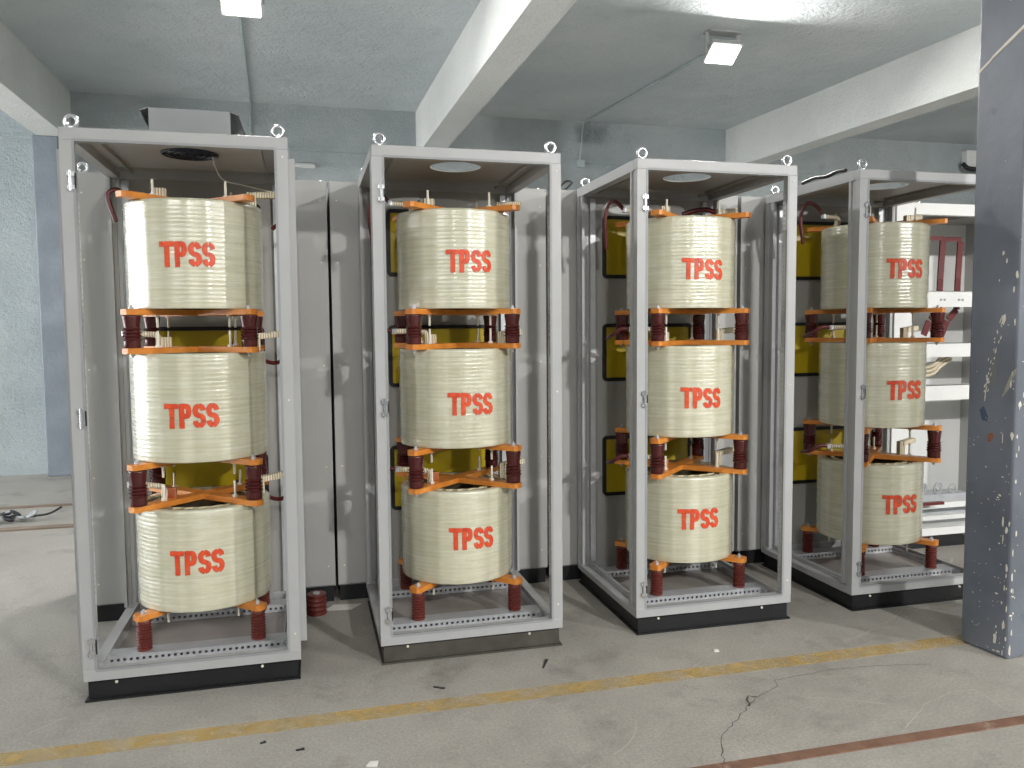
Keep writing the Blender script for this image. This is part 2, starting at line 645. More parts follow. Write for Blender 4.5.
ribbon([(1.357, -1.08), (1.446, -.91), (1.629, -.759), (1.733, -.673), (1.871, -.607)], .004, M['crack'], 'floor_crack', 'dark crack in the concrete floor')
ribbon([(1.66, -.735), (1.70, -.66), (1.735, -.672)], .014, M['crack'], 'floor_crack', 'chipped patch along the crack in the floor')
ribbon([(1.871, -.607), (1.891, -.553), (2.176, -.529), (2.412, -.551), (2.637, -.592)], .004, M['crack'], 'floor_crack', 'hairline crack running towards the pillar')
ribbon([(2.10, -1.06), (2.169, -1.015), (2.33, -.909), (2.511, -.842), (2.623, -.854), (2.60, -1.044)], .006, M['light_crack'], 'floor_crack', 'pale curved crack in front of the pillar')

random.seed(21)
mb = MB()
for k in range(60):
    x, y, a = random.uniform(-1.3, 2.9), random.uniform(-1.2, .0), random.uniform(-.9, .9)
    L, cv, q = random.uniform(.06, .35), random.uniform(-3, 3), []
    n = 9
    wd = random.uniform(.0008, .0022)
    vs = []
    for i in range(n):
        d = L * i / (n - 1)
        t_ = a + cv * d
        vs += [(x - wd * math.sin(t_), y + wd * math.cos(t_), .0009), (x + wd * math.sin(t_), y - wd * math.cos(t_), .0009)]
        x, y = x + L / n * math.cos(t_), y + L / n * math.sin(t_)
    mb.add(vs, [(2 * i, 2 * i + 1, 2 * i + 3, 2 * i + 2) for i in range(n - 1)])
sc_o = mb.build('floor_scratches', M['light_crack'], bpy.data.objects['floor'])
sc_o['kind'] = 'stuff'

# conduits on ceiling and wall
struct(MB().tube([(-.42, 3.35, ZC - .012), (-.50, WY - .015, ZC - .012)], .012).tube([(-.50, WY - .015, ZC), (-.53, WY - .015, 2.2)], .012)
       .build('trim_2', M['conduit'], smooth=40), 'conduit running from the left lamp down the rear wall')
struct(MB().tube([(3.60, 3.25, ZC - .014), (3.33, WY - .016, ZC - .014)], .014).tube([(3.33, WY - .016, ZC), (3.28, WY - .016, 3.50)], .016)
       .box(3.24, 3.33, WY - .05, WY, 3.42, 3.51).build('trim_3', M['conduit'], smooth=40), 'conduit running from the right lamp down to a small box')


# ------------------------------------------------------------------ lamps
LLAB = ['lit flood light on the ceiling above the first cabinet', 'lit flood light on the ceiling right of the middle beam',
        'flood light behind the camera, far right', 'flood light behind the camera, right of the middle',
        'flood light behind the camera, above the middle', 'flood light behind the camera, far left']
for i, (x, y, z, w, tilt, yw) in enumerate(LAMPS):
    t = thing('flood_light', (x, y, ZC), LLAB[i], 'flood light', 'ceiling flood lights')
    t.rotation_euler = (0, 0, math.radians(-yw))
    MB().box(-.15, .15, -.06, .06, -.012, 0).bar((-.145, 0, 0), (-.145, 0, -.17), .03, .006).bar((.145, 0, 0), (.145, 0, -.17), .03, .006) \
        .build('bracket', M['lamp_body'], t)
    h = MB().box(-.13, .13, -.095, .095, .0, .045).box(-.14, .14, -.105, .105, -.012, .0)
    for k in range(6):
        h.box(-.09 + k * .034, -.084 + k * .034, -.06, .06, .045, .065)
    ho = h.build('housing', M['lamp_body'], t, loc=(0, 0, z - ZC))
    ho.rotation_euler = (math.radians(tilt), 0, 0)
    MB().box(-.125, .125, -.09, .09, -.02, -.0125).build('glass', M['lamp_glass'], ho)
    ld = bpy.data.lights.new('flood_lamp', 'AREA')
    ld.shape = 'RECTANGLE'
    ld.size, ld.size_y = .24, .17
    ld.energy = w
    ld.color = (1, .975, .945)
    lo = bpy.data.objects.new('lamp', ld)
    COL.objects.link(lo)
    lo.parent = ho
    lo.location = (0, 0, -.024)

# ------------------------------------------------------------------ front row cabinets
W, D, HT, HB = .848, .864, 2.28, .083
CAB = [(-.8939, 0), (.2971, .0458), (1.526, .0648), (2.7363, .068)]
ORD = ['first', 'second', 'third', 'fourth']


def mirror(pts, mx, my):
    q = [(W - x if mx else x, D - y if my else y) for x, y in pts]
    return q[::-1] if (mx != my) else q


POST = [(0, 0), (.052, 0), (.052, .014), (.048, .014), (.048, .044), (.030, .044), (.030, .052), (.014, .052), (.014, .088), (0, .088), (0, .072), (.008, .072), (.008, .034), (0, .034)]
post_me = {}
for mx in (0, 1):
    for my in (0, 1):
        post_me[mx, my] = MB().prism(mirror(POST, mx, my), HB + .045, HT - .05).mesh('corner_post', M['steel'])


def perforated(length, width, pitch, hole, axis_mesh):
    """flat strip in (u, v): u along length, thickness 4 mm; returns list of (u0,u1,v0,v1)"""
    r = [(0, length, 0, (width - hole) / 2), (0, length, (width + hole) / 2, width)]
    n = int((length - .03) / pitch)
    s = (length - n * pitch) / 2
    u = 0
    for k in range(n):
        a = s + k * pitch + (pitch - hole) / 2
        r.append((u, a, (width - hole) / 2, (width + hole) / 2))
        u = a + hole
    r.append((u, length, (width - hole) / 2, (width + hole) / 2))
    return r


mb = MB()
for a, b, c, d in perforated(1.98, .026, .025, .011, None):
    mb.box(0, .003, c, d, a, b)
strip_me = mb.mesh('perforated_strip', M['galv'])
mb = MB()
RL = W - .09
for a, b, c, d in perforated(RL, .038, .025, .011, None):
    mb.box(a, b, 0, .003, c, d)
mb.box(0, RL, .003, .085, .035, .038).box(0, RL, .082, .085, 0, .035)
rail_me = mb.mesh('mounting_rail', M['galv'])
mb = MB()
SL = D - .20
for a, b, c, d in perforated(SL, .034, .025, .011, None):
    mb.box(0, .003, a, b, c, d)
siderail_me = mb.mesh('side_rail', M['galv'])
eye_me = MB().torus((0, 0, .030), .0220, .0078, 24, 8).lathe([(.017, 0), (.017, .005), (.010, .009)], 16).mesh('eye_bolt', M['chrome'], 50)
hinge_me = MB().box(-.016, .012, -.010, 0, .018, .034).box(-.016, .012, -.010, 0, -.034, -.018).box(-.010, .004, -.006, 0, -.03, .03) \
    .lathe([(.005, -.040), (.005, .040)], 10, (-.004, -.008, 0)).mesh('hinge_bracket', M['chrome'])
slot_me = MB().box(.010, .016, -.003, .0, -.03, .03).mesh('latch_slot', M['dark_steel'])
pbolt_me = MB().lathe([(.008, 0), (.008, .004), (.005, .004), (.005, .010)], 12).mesh('plinth_bolt', M['nylon'], 40)


def hole_plate(x0, x1, y0, y1, z0, z1, cx, cy, r, n=48):
    mb = MB()
    per = []
    for k in range(n):
        a = 2 * PI * k / n
        dx, dy = math.cos(a), math.sin(a)
        t = min(((x1 - cx) / dx if dx > 1e-9 else (x0 - cx) / dx if dx < -1e-9 else 1e9),
                ((y1 - cy) / dy if dy > 1e-9 else (y0 - cy) / dy if dy < -1e-9 else 1e9))
        per.append((cx + dx * t, cy + dy * t))
    # snap nearest perimeter samples to corners
    for c in ((x0, y0), (x0, y1), (x1, y0), (x1, y1)):
        i = min(range(n), key=lambda j: (per[j][0] - c[0]) ** 2 + (per[j][1] - c[1]) ** 2)
        per[i] = c
    vs, fs = [], []
    for z in (z0, z1):
        vs += [(x, y, z) for x, y in per]
        vs += [(cx + r * math.cos(2 * PI * k / n), cy + r * math.sin(2 * PI * k / n), z) for k in range(n)]
    for k in range(n):
        j = (k + 1) % n
        fs.append((k, n + k, n + j, j))
        fs.append((2 * n + k, 2 * n + j, 3 * n + j, 3 * n + k))
        fs.append((n + k, 3 * n + k, 3 * n + j, n + j))
        fs.append((k, j, 2 * n + j, 2 * n + k))
    return mb.add(vs, fs)


def rounded(x0, x1, z0, z1, r, n=6):
    pts = []
    for cx, cz, a0 in ((x1 - r, z0 + r, -90), (x1 - r, z1 - r, 0), (x0 + r, z1 - r, 90), (x0 + r, z0 + r, 180)):
        for k in range(n + 1):
            a = math.radians(a0 + 90 * k / n)
            pts.append((cx + r * math.cos(a), cz + r * math.sin(a)))
    return pts


def frame_ring(x0, x1, z0, z1, w, y0, y1, r=.03):
    o = rounded(x0, x1, z0, z1, r)
    i = rounded(x0 + w, x1 - w, z0 + w, z1 - w, max(.004, r - w))
    n = len(o)
    mb = MB()
    vs = [(x, y0, z) for x, z in o] + [(x, y0, z) for x, z in i] + [(x, y1, z) for x, z in o] + [(x, y1, z) for x, z in i]
    fs = []
    for k in range(n):
        j = (k + 1) % n
        fs += [(k, j, n + j, n + k), (k, 2 * n + k, 2 * n + j, j), (n + k, n + j, 3 * n + j, 3 * n + k), (2 * n + k, 3 * n + k, 3 * n + j, 2 * n + j)]
    return mb.add(vs, fs)


CLAB = [
    'open grey steel cabinet with fan cowl on its roof, leftmost of the front row',
    'open grey steel cabinet on worn grey plinth, second from the left',
    'open grey steel cabinet with black plinth, third from the left',
    'open grey steel cabinet beside the blue grey pillar, black cable on its roof',
]


def make_cabinet(i):
    cx, cy = CAB[i]
    c = thing('steel_cabinet', (cx, cy, 0), CLAB[i], 'cabinet', 'front row of open cabinets')
    pm = M['plinth_worn'] if i == 1 else M['plinth']
    # plinth: channel sections with bottom flange
    mb = MB()
    mb.box(.014, W - .014, .012, .02, .006, HB).box(.004, W - .004, -.004, .05, 0, .008).box(.014, W - .014, .012, .05, HB - .008, HB)
    mb.box(.014, W - .014, D - .02, D - .012, .006, HB).box(.004, W - .004, D - .05, D - .004, 0, .008)
    mb.box(.014, .022, .02, D - .02, .006, HB).box(.004, .05, .05, D - .05, 0, .008)
    mb.box(W - .022, W - .014, .02, D - .02, .006, HB).box(W - .05, W - .004, .05, D - .05, 0, .008)
    pl = mb.build('plinth', pm, c)
    for x in (.12, W - .16):
        b = place(pbolt_me, 'plinth_bolt', pl, (x, .0115, HB - .014))
        b.rotation_euler = (math.radians(90), 0, 0)
        b.scale = (.75, .75, .75)
    for mx in (0, 1):
        for my in (0, 1):
            place(post_me[mx, my], 'corner_post', c)
    # rails
    for y0, y1 in ((0, .05), (D - .05, D)):
        MB().box(0, W, y0, y1, HT - .05, HT).build('top_rail', M['steel'], c, bevel=.003)
        MB().box(0, W, y0, y1, HB, HB + .045).build('bottom_rail', M['steel'], c, bevel=.003)
    for x0, x1 in ((0, .05), (W - .05, W)):
        MB().box(x0, x1, .05, D - .05, HT - .05, HT).build('top_rail', M['steel'], c)
        o = MB().box(x0, x1, .05, D - .05, HB, HB + .03)
        xi = .05 if x0 == 0 else W - .062
        o.box(xi, xi + .012, .05, D - .05, HB, HB + .055)
        o.build('bottom_rail', M['steel'], c)
    frame_ring(.044, W - .044, HB + .038, HT - .043, .010, -.002, .012, .012).build('door_seal', M['grey_sheet'], c)
    # roof with round vent, inner lips
    hx, hy = .43, .355
    rp = hole_plate(.05, W - .05, .05, D - .05, HT - .012, HT - .008, hx, hy, .122)
    rp.build('roof_panel', M['inner'] if i else M['panel'], c)
    MB().box(W - .115, W - .11, .05, D - .05, HT - .03, HT - .012).box(.11, .115, .05, D - .05, HT - .03, HT - .012) \
        .box(.05, W - .05, D - .14, D - .135, HT - .028, HT - .012).build('roof_stiffener', M['inner'], c)
    # back panel with yellow boards
    bp = MB().box(.05, W - .05, D - .035, D - .03, HB + .045, HT - .05).build('back_panel', M['inner'], c)
    mb = MB()
    mb.box(.06, .09, D - .06, D - .035, HB + .05, HT - .06).box(W - .09, W - .06, D - .06, D - .035, HB + .05, HT - .06)
    mb.build('back_stiffener', M['galv'], c)
    for z0, z1 in ((1.782, 2.12), (1.19, 1.505), (.52, .855)):
        MB().prism_y(rounded(.148, .692, z0, z1, .02), D - .046, D - .035).build('insulating_board', M['yellow'], bp)
        frame_ring(.140, .700, z0 - .008, z1 + .008, .020, D - .052, D - .035, .026).build('rubber_edging', M['gasket'], bp)
    if i == 2:
        MB().prism_y(rounded(.135, .66, 2.0, 2.20, .055), D - .0365, D - .0351).build('lit_cutout_plate', M['white'], bp)  # white plate in place of a panel cut-out with a lit gap behind
    # floor plate, mounting rails
    MB().box(.062, W - .062, .05, D - .05, HB - .004, HB).box(.062, W - .062, .30, .304, HB, HB + .003).build('floor_plate', M['floor_plate'], c)
    place(rail_me, 'mounting_rail', c, (.045, .150, HB + .002))
    place(rail_me, 'mounting_rail', c, (.045, D - .150 - .085, HB + .002))
    place(siderail_me, 'side_rail', c, (W - .075, .10, HB + .005))
    # punched strips on the posts
    place(strip_me, 'perforated_strip', c, (W - .052, .016, .16))
    place(strip_me, 'perforated_strip', c, (.049, .016, .16))
    place(strip_me, 'perforated_strip', c, (W - .052, D - .042, .16))
    place(strip_me, 'perforated_strip', c, (.049, D - .042, .16))
    for z in (2.075, 1.15, .225):
        h = place(hinge_me, 'hinge_bracket', c, (.040, 0, z))
        place(slot_me, 'latch_slot', h)
    for x in (.038, W - .038):
        for y in (.036, D - .036):
            place(eye_me, 'eye_bolt', c, (x, y, HT))
    for x, z in ((W - .022, 2.20), (W - .022, .20), (W - .022, 1.2)):
        b = place(pbolt_me, 'cover_screw', c, (x, 0, z))
        b.rotation_euler = (math.radians(90), 0, 0)
        b.scale = (.55, .55, .4)
    if i == 0:
        MB().box(W, W + .026, .055, .085, .145, 2.205).build('side_flange', M['steel'], c)
        MB().box(-.024, 0, .055, .085, .145, 2.205).build('side_flange', M['steel'], c)
        # fan in the roof vent and cowl above it
        fan = MB()
        for r in (.035, .062, .09, .116):
            fan.torus((hx, hy, HT - .016), r, .003, 32, 6, 'z')
        for k in range(4):
            a = k * PI / 4
            fan.bar((hx - .118 * math.cos(a), hy - .118 * math.sin(a), HT - .016), (hx + .118 * math.cos(a), hy + .118 * math.sin(a), HT - .016), .004, .004)
        fo = fan.build('fan_guard', M['fan'], c, smooth=60)
        f2 = MB().lathe([(.121, HT - .006), (.121, HT + .05)], 40, (hx, hy, 0))
        f2.build('fan_body', M['fan'], c, smooth=40)
        MB().lathe([(.038, HT - .014), (.038, HT - .006)], 24, (hx, hy, 0)).build('fan_hub', M['grey_sheet'], c, smooth=40)
        x0, x1 = .278, .608
        cw = MB()
        cw.box(x0, x1, .28, .284, HT + .03, HT + .155).box(x0, x1, .66, .664, HT + .03, HT + .155)
        cw.box(x0, x1, .28, .664, HT + .155, HT + .16)
        for s, xx in ((-1, x0), (1, x1)):   # flared side hoods
            cw.add([(xx, .27, HT + .16), (xx, .674, HT + .16), (xx + s * .04, .674, HT + .145), (xx + s * .04, .27, HT + .145),
                    (xx, .27, HT + .156), (xx, .674, HT + .156), (xx + s * .04, .674, HT + .141), (xx + s * .04, .27, HT + .141)],
                   [(0, 1, 2, 3), (7, 6, 5, 4), (0, 3, 7, 4), (1, 5, 6, 2), (3, 2, 6, 7), (0, 4, 5, 1)])
            cw.add([(xx + s * .036, .28, HT + .143), (xx + s * .04, .28, HT + .143), (xx + s * .085, .28, HT + .012), (xx + s * .081, .28, HT + .012),
                    (xx + s * .036, .66, HT + .143), (xx + s * .04, .66, HT + .143), (xx + s * .085, .66, HT + .012), (xx + s * .081, .66, HT + .012)] if s > 0 else
                   [(xx - .036, .28, HT + .143), (xx - .032, .28, HT + .143), (xx - .004, .28, HT + .07), (xx - .0, .28, HT + .07),
                    (xx - .036, .66, HT + .143), (xx - .032, .66, HT + .143), (xx - .004, .66, HT + .07), (xx - .0, .66, HT + .07)],
                   [(0, 1, 2, 3), (7, 6, 5, 4), (0, 4, 5, 1), (2, 6, 7, 3), (0, 3, 7, 4), (1, 5, 6, 2)])
        cw.box(x0 - .0, x1, .26, .68, HT, HT + .03)
        cw.build('fan_cowl', M['grey_sheet'], c)
        MB().tube(smooth_path([(hx + .09, hy + .02, HT - .015), (hx + .10, hy + .02, HT - .06), (hx + .13, hy + .06, HT - .11), (hx + .2, hy + .3, HT - .09), (W - .09, D - .1, HT - .10)]), .003, 6) \
            .build('fan_lead', M['nylon'], c, smooth=60)
    if i == 1:
        MB().box(W, W + .010, .055, .085, .145, 2.205).build('side_flange', M['steel'], c)
    return c


cabs = [make_cabinet(i) for i in range(4)]

# ------------------------------------------------------------------ reactor coil stacks
RAD = [.290, .278, .287, .284]
NF = 22
ZL = [(.281, .726), (.930, 1.397), (1.585, 2.046)]      # coil bottom, top (bottom to top)
AR = .235                                               # insulator offset from the axis
TEXT = [[(-.8, .501), (-1.0, 1.133), (0, 1.812)], [(4.5, .501), (5.1, 1.140), (5.2, 1.804)],
        [(-4.5, .512), (-2.5, 1.132), (-1.8, 1.780)], [(-1.7, .509), (.4, 1.139), (-3.0, 1.796)]]
random.seed(11)


def rfun(R, a):
    return R * (1 - .0028 * (1 - math.cos(NF * a)))


def coil_mesh(R, h, taper):
    n = NF * 8
    prof = [(-.030, 0), (-.006, 0), (-.0015, .003), (0, .010)]
    m = 14
    for k in range(1, m):
        prof.append((.0012 * math.sin(k * 2.3), h * k / m))
    prof += [(0, h - .012), (-.002, h - .004), (-.007, h), (-.030, h), (-.032, h - .03)]
    vs, fs = [], []
    for dr, z in prof:
        for k in range(n):
            a = 2 * PI * k / n
            r = rfun(R * (1 + taper * (z / h - .5)), a) + dr
            vs.append((r * math.cos(a), r * math.sin(a), z))
    # inner wall
    for z in (h - .03, 0):
        for k in range(n):
            a = 2 * PI * k / n
            vs.append(((R - .032) * math.cos(a), (R - .032) * math.sin(a), z))
    L = len(prof) + 2
    for i in range(L - 1):
        for k in range(n):
            fs.append((i * n + k, i * n + (k + 1) % n, (i + 1) * n + (k + 1) % n, (i + 1) * n + k))
    return MB().add(vs, fs).mesh('coil', M['coil'], 40)


def winding_mesh(R, h):
    """inner concentric winding layers"""
    mb = MB()
    for r0, r1 in ((R - .075, R - .046), (R - .12, R - .092)):
        mb.lathe([(r0, 0.004), (r1, .004), (r1, h - .008), (r0, h - .008), (r0, .004)], 64, close=False)
    return mb.mesh('inner_winding', M['dark_duct'], 40)


def spacer_mesh(R, h):
    mb = MB()
    n = 66
    for k in range(n):
        a0, a1 = 2 * PI * k / n, 2 * PI * (k + 1) / n
        ra, rb = (R - .034, R - .046) if k % 2 else (R - .046, R - .034)
        mb.bar((ra * math.cos(a0), ra * math.sin(a0), h - .02), (rb * math.cos(a1), rb * math.sin(a1), h - .02), .003, .036)
    n = 48
    for k in range(n):
        a0, a1 = 2 * PI * k / n, 2 * PI * (k + 1) / n
        ra, rb = (R - .076, R - .091) if k % 2 else (R - .091, R - .076)
        mb.bar((ra * math.cos(a0), ra * math.sin(a0), h - .02), (rb * math.cos(a1), rb * math.sin(a1), h - .02), .003, .036)
    return mb.mesh('duct_spacer', M['duct'])


# --- stencil strokes in (u, v) metres around the word's centre
SH, SW = .102, .0182


def arc(cx, cy, rx, ry, a0, a1, n=14):
    return [(cx + rx * math.cos(math.radians(a0 + (a1 - a0) * k / n)), cy + ry * math.sin(math.radians(a0 + (a1 - a0) * k / n))) for k in range(n + 1)]


def letter_strokes():
    h = SH / 2
    s = SW
    out = []
    x = -.110
    w = .056       # T
    out.append([(x, h - s / 2), (x + w, h - s / 2)])
    out.append([(x + w / 2 + .002, h - s - .003), (x + w / 2 + .002, -h)])
    x = -.048
    w = .046       # P
    out.append([(x + s / 2, h), (x + s / 2, -h)])
    b = [(x + s + .003, h - s / 2)] + arc(x + w - s / 2 - .008, h - .031, .0085, .031 - s / 2, 90, -90, 12) + [(x + s + .003, h - .062 + s / 2)]
    out.append(b)
    for x in (.006, .060):   # S S
        w = .050
        cx = x + w / 2
        rx = w / 2 - s / 2
        ry = (SH - s) / 4
        out.append(arc(cx, ry, rx, ry, 8, 84, 8))
        out.append(arc(cx, ry, rx, ry, 98, 262, 16) + arc(cx, -ry, rx, ry, 82, -82, 16))
        out.append(arc(cx, -ry, rx, ry, -98, -172, 8))
    return out


STROKES = letter_strokes()


def text_mesh(R, az, zc, taper_fun):
    """stroke ribbons wrapped round the cylinder, with coverage attribute"""
    vs, fs, cov = [], [], []
    lanes = [(-.5, 1, 0.0), (-.5, 0, .75), (-.25, 0, 1), (.25, 0, 1), (.5, 0, .75), (.5, 1, 0.0)]
    halo = .0045
    tilt = random.uniform(-.03, .03)
    for st in STROKES:
        P = [Vector((a, b, 0)) for a, b in st]
        Q = []
        for a, b in zip(P, P[1:]):
            k = max(1, int((b - a).length / .006))
            Q += [a.lerp(b, i / k) for i in range(k)]
        Q.append(P[-1])
        d0, d1 = (Q[0] - Q[1]).normalized(), (Q[-1] - Q[-2]).normalized()
        Q = [Q[0] + d0 * halo] + Q + [Q[-1] + d1 * halo]
        o = len(vs)
        for i, q in enumerate(Q):
            d = (Q[min(i + 1, len(Q) - 1)] - Q[max(i - 1, 0)]).normalized()
            s = Vector((d.y, -d.x, 0))
            end = i in (0, len(Q) - 1)
            for f, hl, c in lanes:
                p = q + s * (f * SW + math.copysign(hl * halo, f) * (1 if hl else 0))
                u = p.x
                v = p.y + tilt * p.x
                a = math.radians(az) + u / R           # from -y towards +x
                th = a - PI / 2
                r = taper_fun(zc + v, th) + .0022
                vs.append((r * math.cos(th), r * math.sin(th), zc + v))
                cov.append(0 if end else c)
        L = len(lanes)
        for i in range(len(Q) - 1):
            for j in range(L - 1):
                fs.append((o + i * L + j, o + (i + 1) * L + j, o + (i + 1) * L + j + 1, o + i * L + j + 1))
    me = bpy.data.meshes.new('stencil_lettering')
    me.from_pydata(vs, [], fs)
    at = me.attributes.new('cover', 'FLOAT', 'POINT')
    at.data.foreach_set('value', cov)
    me.materials.append(M['spray'])
    me.shade_smooth()
    me.update()
    return me


# --- insulators
def ribbed(h, top, mid, bot, ribs, z0, z1, amp):
    prof = [(bot * .92, 0), (bot, .004), (bot, z0 - .004)]
    n = ribs * 2
    for k in range(n + 1):
        z = z0 + (z1 - z0) * k / n
        f = k / n
        base = bot + (mid - bot) * min(1, f * 1.4)
        prof.append((base + (amp if k % 2 else 0), z))
    m = 6
    for k in range(1, m + 1):
        f = k / m
        prof.append((mid + (top - mid) * (f ** 1.2), z1 + (h - .006 - z1) * f))
    prof += [(top, h - .004), (top * .93, h)]
    return prof


gap_h = {0: .139, 1: .152}
ins_hi = MB().lathe(ribbed(.138, .0375, .031, .034, 4, .030, .086, .006), 28).mesh('insulator', M['maroon'], 35)
ins_mid = MB().lathe(ribbed(.152, .0365, .031, .034, 4, .034, .092, .006), 28).mesh('insulator', M['maroon'], 35)
prof = [(.029, 0), (.031, .003), (.031, .010)]
for k in range(17):
    prof.append((.0245 + (.0078 if k % 2 else 0), .014 + k * .0063))
prof += [(.031, .119), (.031, .130), (.029, .133)]
ins_low = MB().lathe(prof, 28).mesh('insulator', M['brick_red'], 35)

# --- cross arms
arm_w, arm_l, arm_t = .062, .368, .024
hw = arm_w / 2
plan = []
for k in range(4):
    a = PI / 4 + k * PI / 2
    ca, sa = math.cos(a), math.sin(a)
    for (u, v) in ((hw, -hw), (arm_l - .012, -hw), (arm_l, -hw + .012), (arm_l, hw - .012), (arm_l - .012, hw)):
        plan.append((u * ca - v * sa, u * sa + v * ca))
cross_me = MB().prism(plan, 0, arm_t).mesh('cross_arm', M['orange'])
bolt_me = MB().lathe([(.011, 0), (.011, .009), (.0065, .009), (.0065, .016), (.005, .017)], 6).mesh('bolt', M['galv'])
stud_me = MB().lathe([(.0055, 0), (.0055, .070), (.004, .072)], 10).lathe([(.012, .0), (.012, .010)], 6).mesh('stud', M['nylon'], 40)
SLAB = [
    'stack of three glossy cream coils with red lettering in the leftmost cabinet',
    'stack of three cream coils with red lettering inside the second cabinet from the left',
    'stack of three cream coils with red lettering inside the third cabinet from the left',
    'stack of three cream coils with red lettering in the cabinet beside the pillar',
]


def make_stack(i):
    x, y = CAB[i][0] + .430, CAB[i][1] + .430
    t = thing('coil_stack', (x, y, HB + .04), SLAB[i], 'coil stack', 'coil stacks in the cabinets')
    zb = -(HB + .04)                      # world z -> local
    R = RAD[i]
    for k, (z0, z1) in enumerate(ZL):
        h = z1 - z0
        taper = .018 if (i == 0 and k == 2) else .004
        co = place(coil_mesh(R, h, taper), 'coil', t, (0, 0, z0 + zb))
        co.rotation_euler = (0, 0, random.uniform(0, .28))
        rz = co.rotation_euler[2]
        place(winding_mesh(R, h), 'inner_winding', co)
        sp_o = place(spacer_mesh(R, h), 'duct_spacer', co)
        sp_o['kind'] = 'stuff'
        az, zt = TEXT[i][k]
        tf = lambda z, th: rfun(R * (1 + taper * (z / h - .5)), th - rz) + .0008
        tx = place(text_mesh(R, az, zt - z0, tf), 'stencil_lettering', co)
        tx.rotation_euler = (0, 0, -rz)
        tx['label'] = 'red sprayed stencil letters reading T P S S'
        # cross arms under and over each coil
        lo = place(cross_me, 'cross_arm', t, (0, 0, z0 - arm_t + zb))
        hi = place(cross_me, 'cross_arm', t, (0, 0, z1 + zb))
        for sx in (-1, 1):
            for sy in (-1, 1):
                q = .148
                # studs hang below the lower arm and stand on the upper arm
                s = place(stud_me, 'stud', lo, (sx * q, sy * q, 0))
                s.rotation_euler = (PI, 0, 0)
                s.scale = (1, 1, .75)
                place(stud_me, 'stud', hi, (sx * q, sy * q, arm_t))
                place(bolt_me, 'bolt', lo, (sx * AR, sy * AR, arm_t))
                if k < 2:
                    b = place(bolt_me, 'bolt', hi, (sx * AR, sy * AR, 0))
                    b.rotation_euler = (PI, 0, 0)
    for sx in (-1, 1):
        for sy in (-1, 1):
            place(ins_low, 'insulator', t, (sx * AR, sy * AR, 0))
            place(ins_mid, 'insulator', t, (sx * AR, sy * AR, .751 + zb))
            place(ins_hi, 'insulator', t, (sx * AR, sy * AR, 1.4215 + zb))
    # taped winding leads and sleeved cables at each coil top
    for k, (z0, z1) in enumerate(ZL):
        z = z1 + zb
        j = random.uniform(-.012, .012)
        if k == 2:
            lead = [(-.20, .06 + j, z + .002), (-.205, .06 + j, z + .055), (-.30, .05 + j, z + .062)]
        else:
            lead = [(-.155, -.10 + j, z + .0), (-.155, -.10 + j, z + .07), (-.20, -.08 + j, z + .082), (-.30, -.04 + j, z + .085)]
        MB().tube(smooth_path(lead, 5), .013, 8).build('taped_lead', M['tape'], t, smooth=50)
        ex, ey, ez = lead[-1]
        if k == 2:
            cable = [(ex, ey, ez), (ex - .05, ey + .01, ez + .045), (ex - .085, ey + .02, ez + .03), (ex - .10, ey + .03, ez - .06), (ex - .085, ey + .05, ez - .20)]
            if i == 3:
                cable = [(ex, ey, ez), (ex - .035, ey + .02, ez + .06), (ex - .085, ey + .04, ez + .075), (ex - .115, ey + .05, ez - .0), (ex - .09, ey + .06, ez - .15)]
            if i == 0:
                cable = [(ex, ey, ez), (ex - .03, ey - .02, ez + .012), (ex - .06, ey - .03, ez - .02), (ex - .03, ey - .03, ez - .13)]
        else:
            cable = [(ex, ey, ez), (ex - .05, ey + .01, ez + .002), (ex - .085, ey + .05, ez - .03), (ex - .075, ey + .14, ez - .05)]
        if not (i == 0 and k < 2):
            MB().tube(smooth_path(cable, 6), .0105, 8).build('sleeved_cable', M['cable'], t, smooth=60)
        MB().lathe([(.015, -.012), (.015, .012)], 10, lead[-1]).build('cable_lug', M['galv'], t, smooth=40)
        # right side: taped strap standing up and running out to the right
        r0 = (.245, .03 + j, z + .0)
        r1 = (.245, .03 + j, z + .066)
        r2_ = (.36, .07 + j, z + .078)
        MB().bar(r0, (r1[0], r1[1], r1[2] + .014), .042, .030).build('taped_lead', M['tape'], t, bevel=.004)
        MB().bar(r1, r2_, .042, .028).build('taped_strap', M['tape'], t, bevel=.004)
        cable = [r2_, (r2_[0] + .03, r2_[1] + .04, r2_[2] - .03), (r2_[0] + .015, r2_[1] + .08, r2_[2] - .11), (r2_[0] - .06, r2_[1] + .12, r2_[2] - .14), (.12, .22, r2_[2] - .05 if k < 2 else r2_[2] + .02)]
        if k == 2:
            cable = [r2_, (r2_[0] + .02, r2_[1] + .03, r2_[2] - .02), (r2_[0] + .02, r2_[1] + .05, r2_[2] - .10), (r2_[0] - .03, r2_[1] + .07, r2_[2] - .15)]
        if i == 0:
            MB().tube(smooth_path(cable, 6), .010, 8).build('sleeved_cable', M['cable'], t, smooth=60)
        MB().bar((-.13, -.075 + j, z + arm_t), (-.13, -.075 + j, z + arm_t + .045), .05, .03).build('terminal_block', M['tape'] if k else M['copper'], t, bevel=.003)
    if i == 3:
        MB().tube(smooth_path([(.24, .04, 2.09 + zb), (.10, .10, 2.075 + zb), (-.05, .16, 2.075 + zb)]), .012, 8).build('sleeved_cable', M['black_cable'], t, smooth=60)
    if i == 2:
        MB().tube(smooth_path([(.24, .04, 2.11 + zb), (.15, .04, 2.125 + zb), (.05, .08, 2.10 + zb)]), .014, 8).build('sleeved_cable', M['cable'], t, smooth=60)
    return t


stacks = [make_stack(i) for i in range(4)]

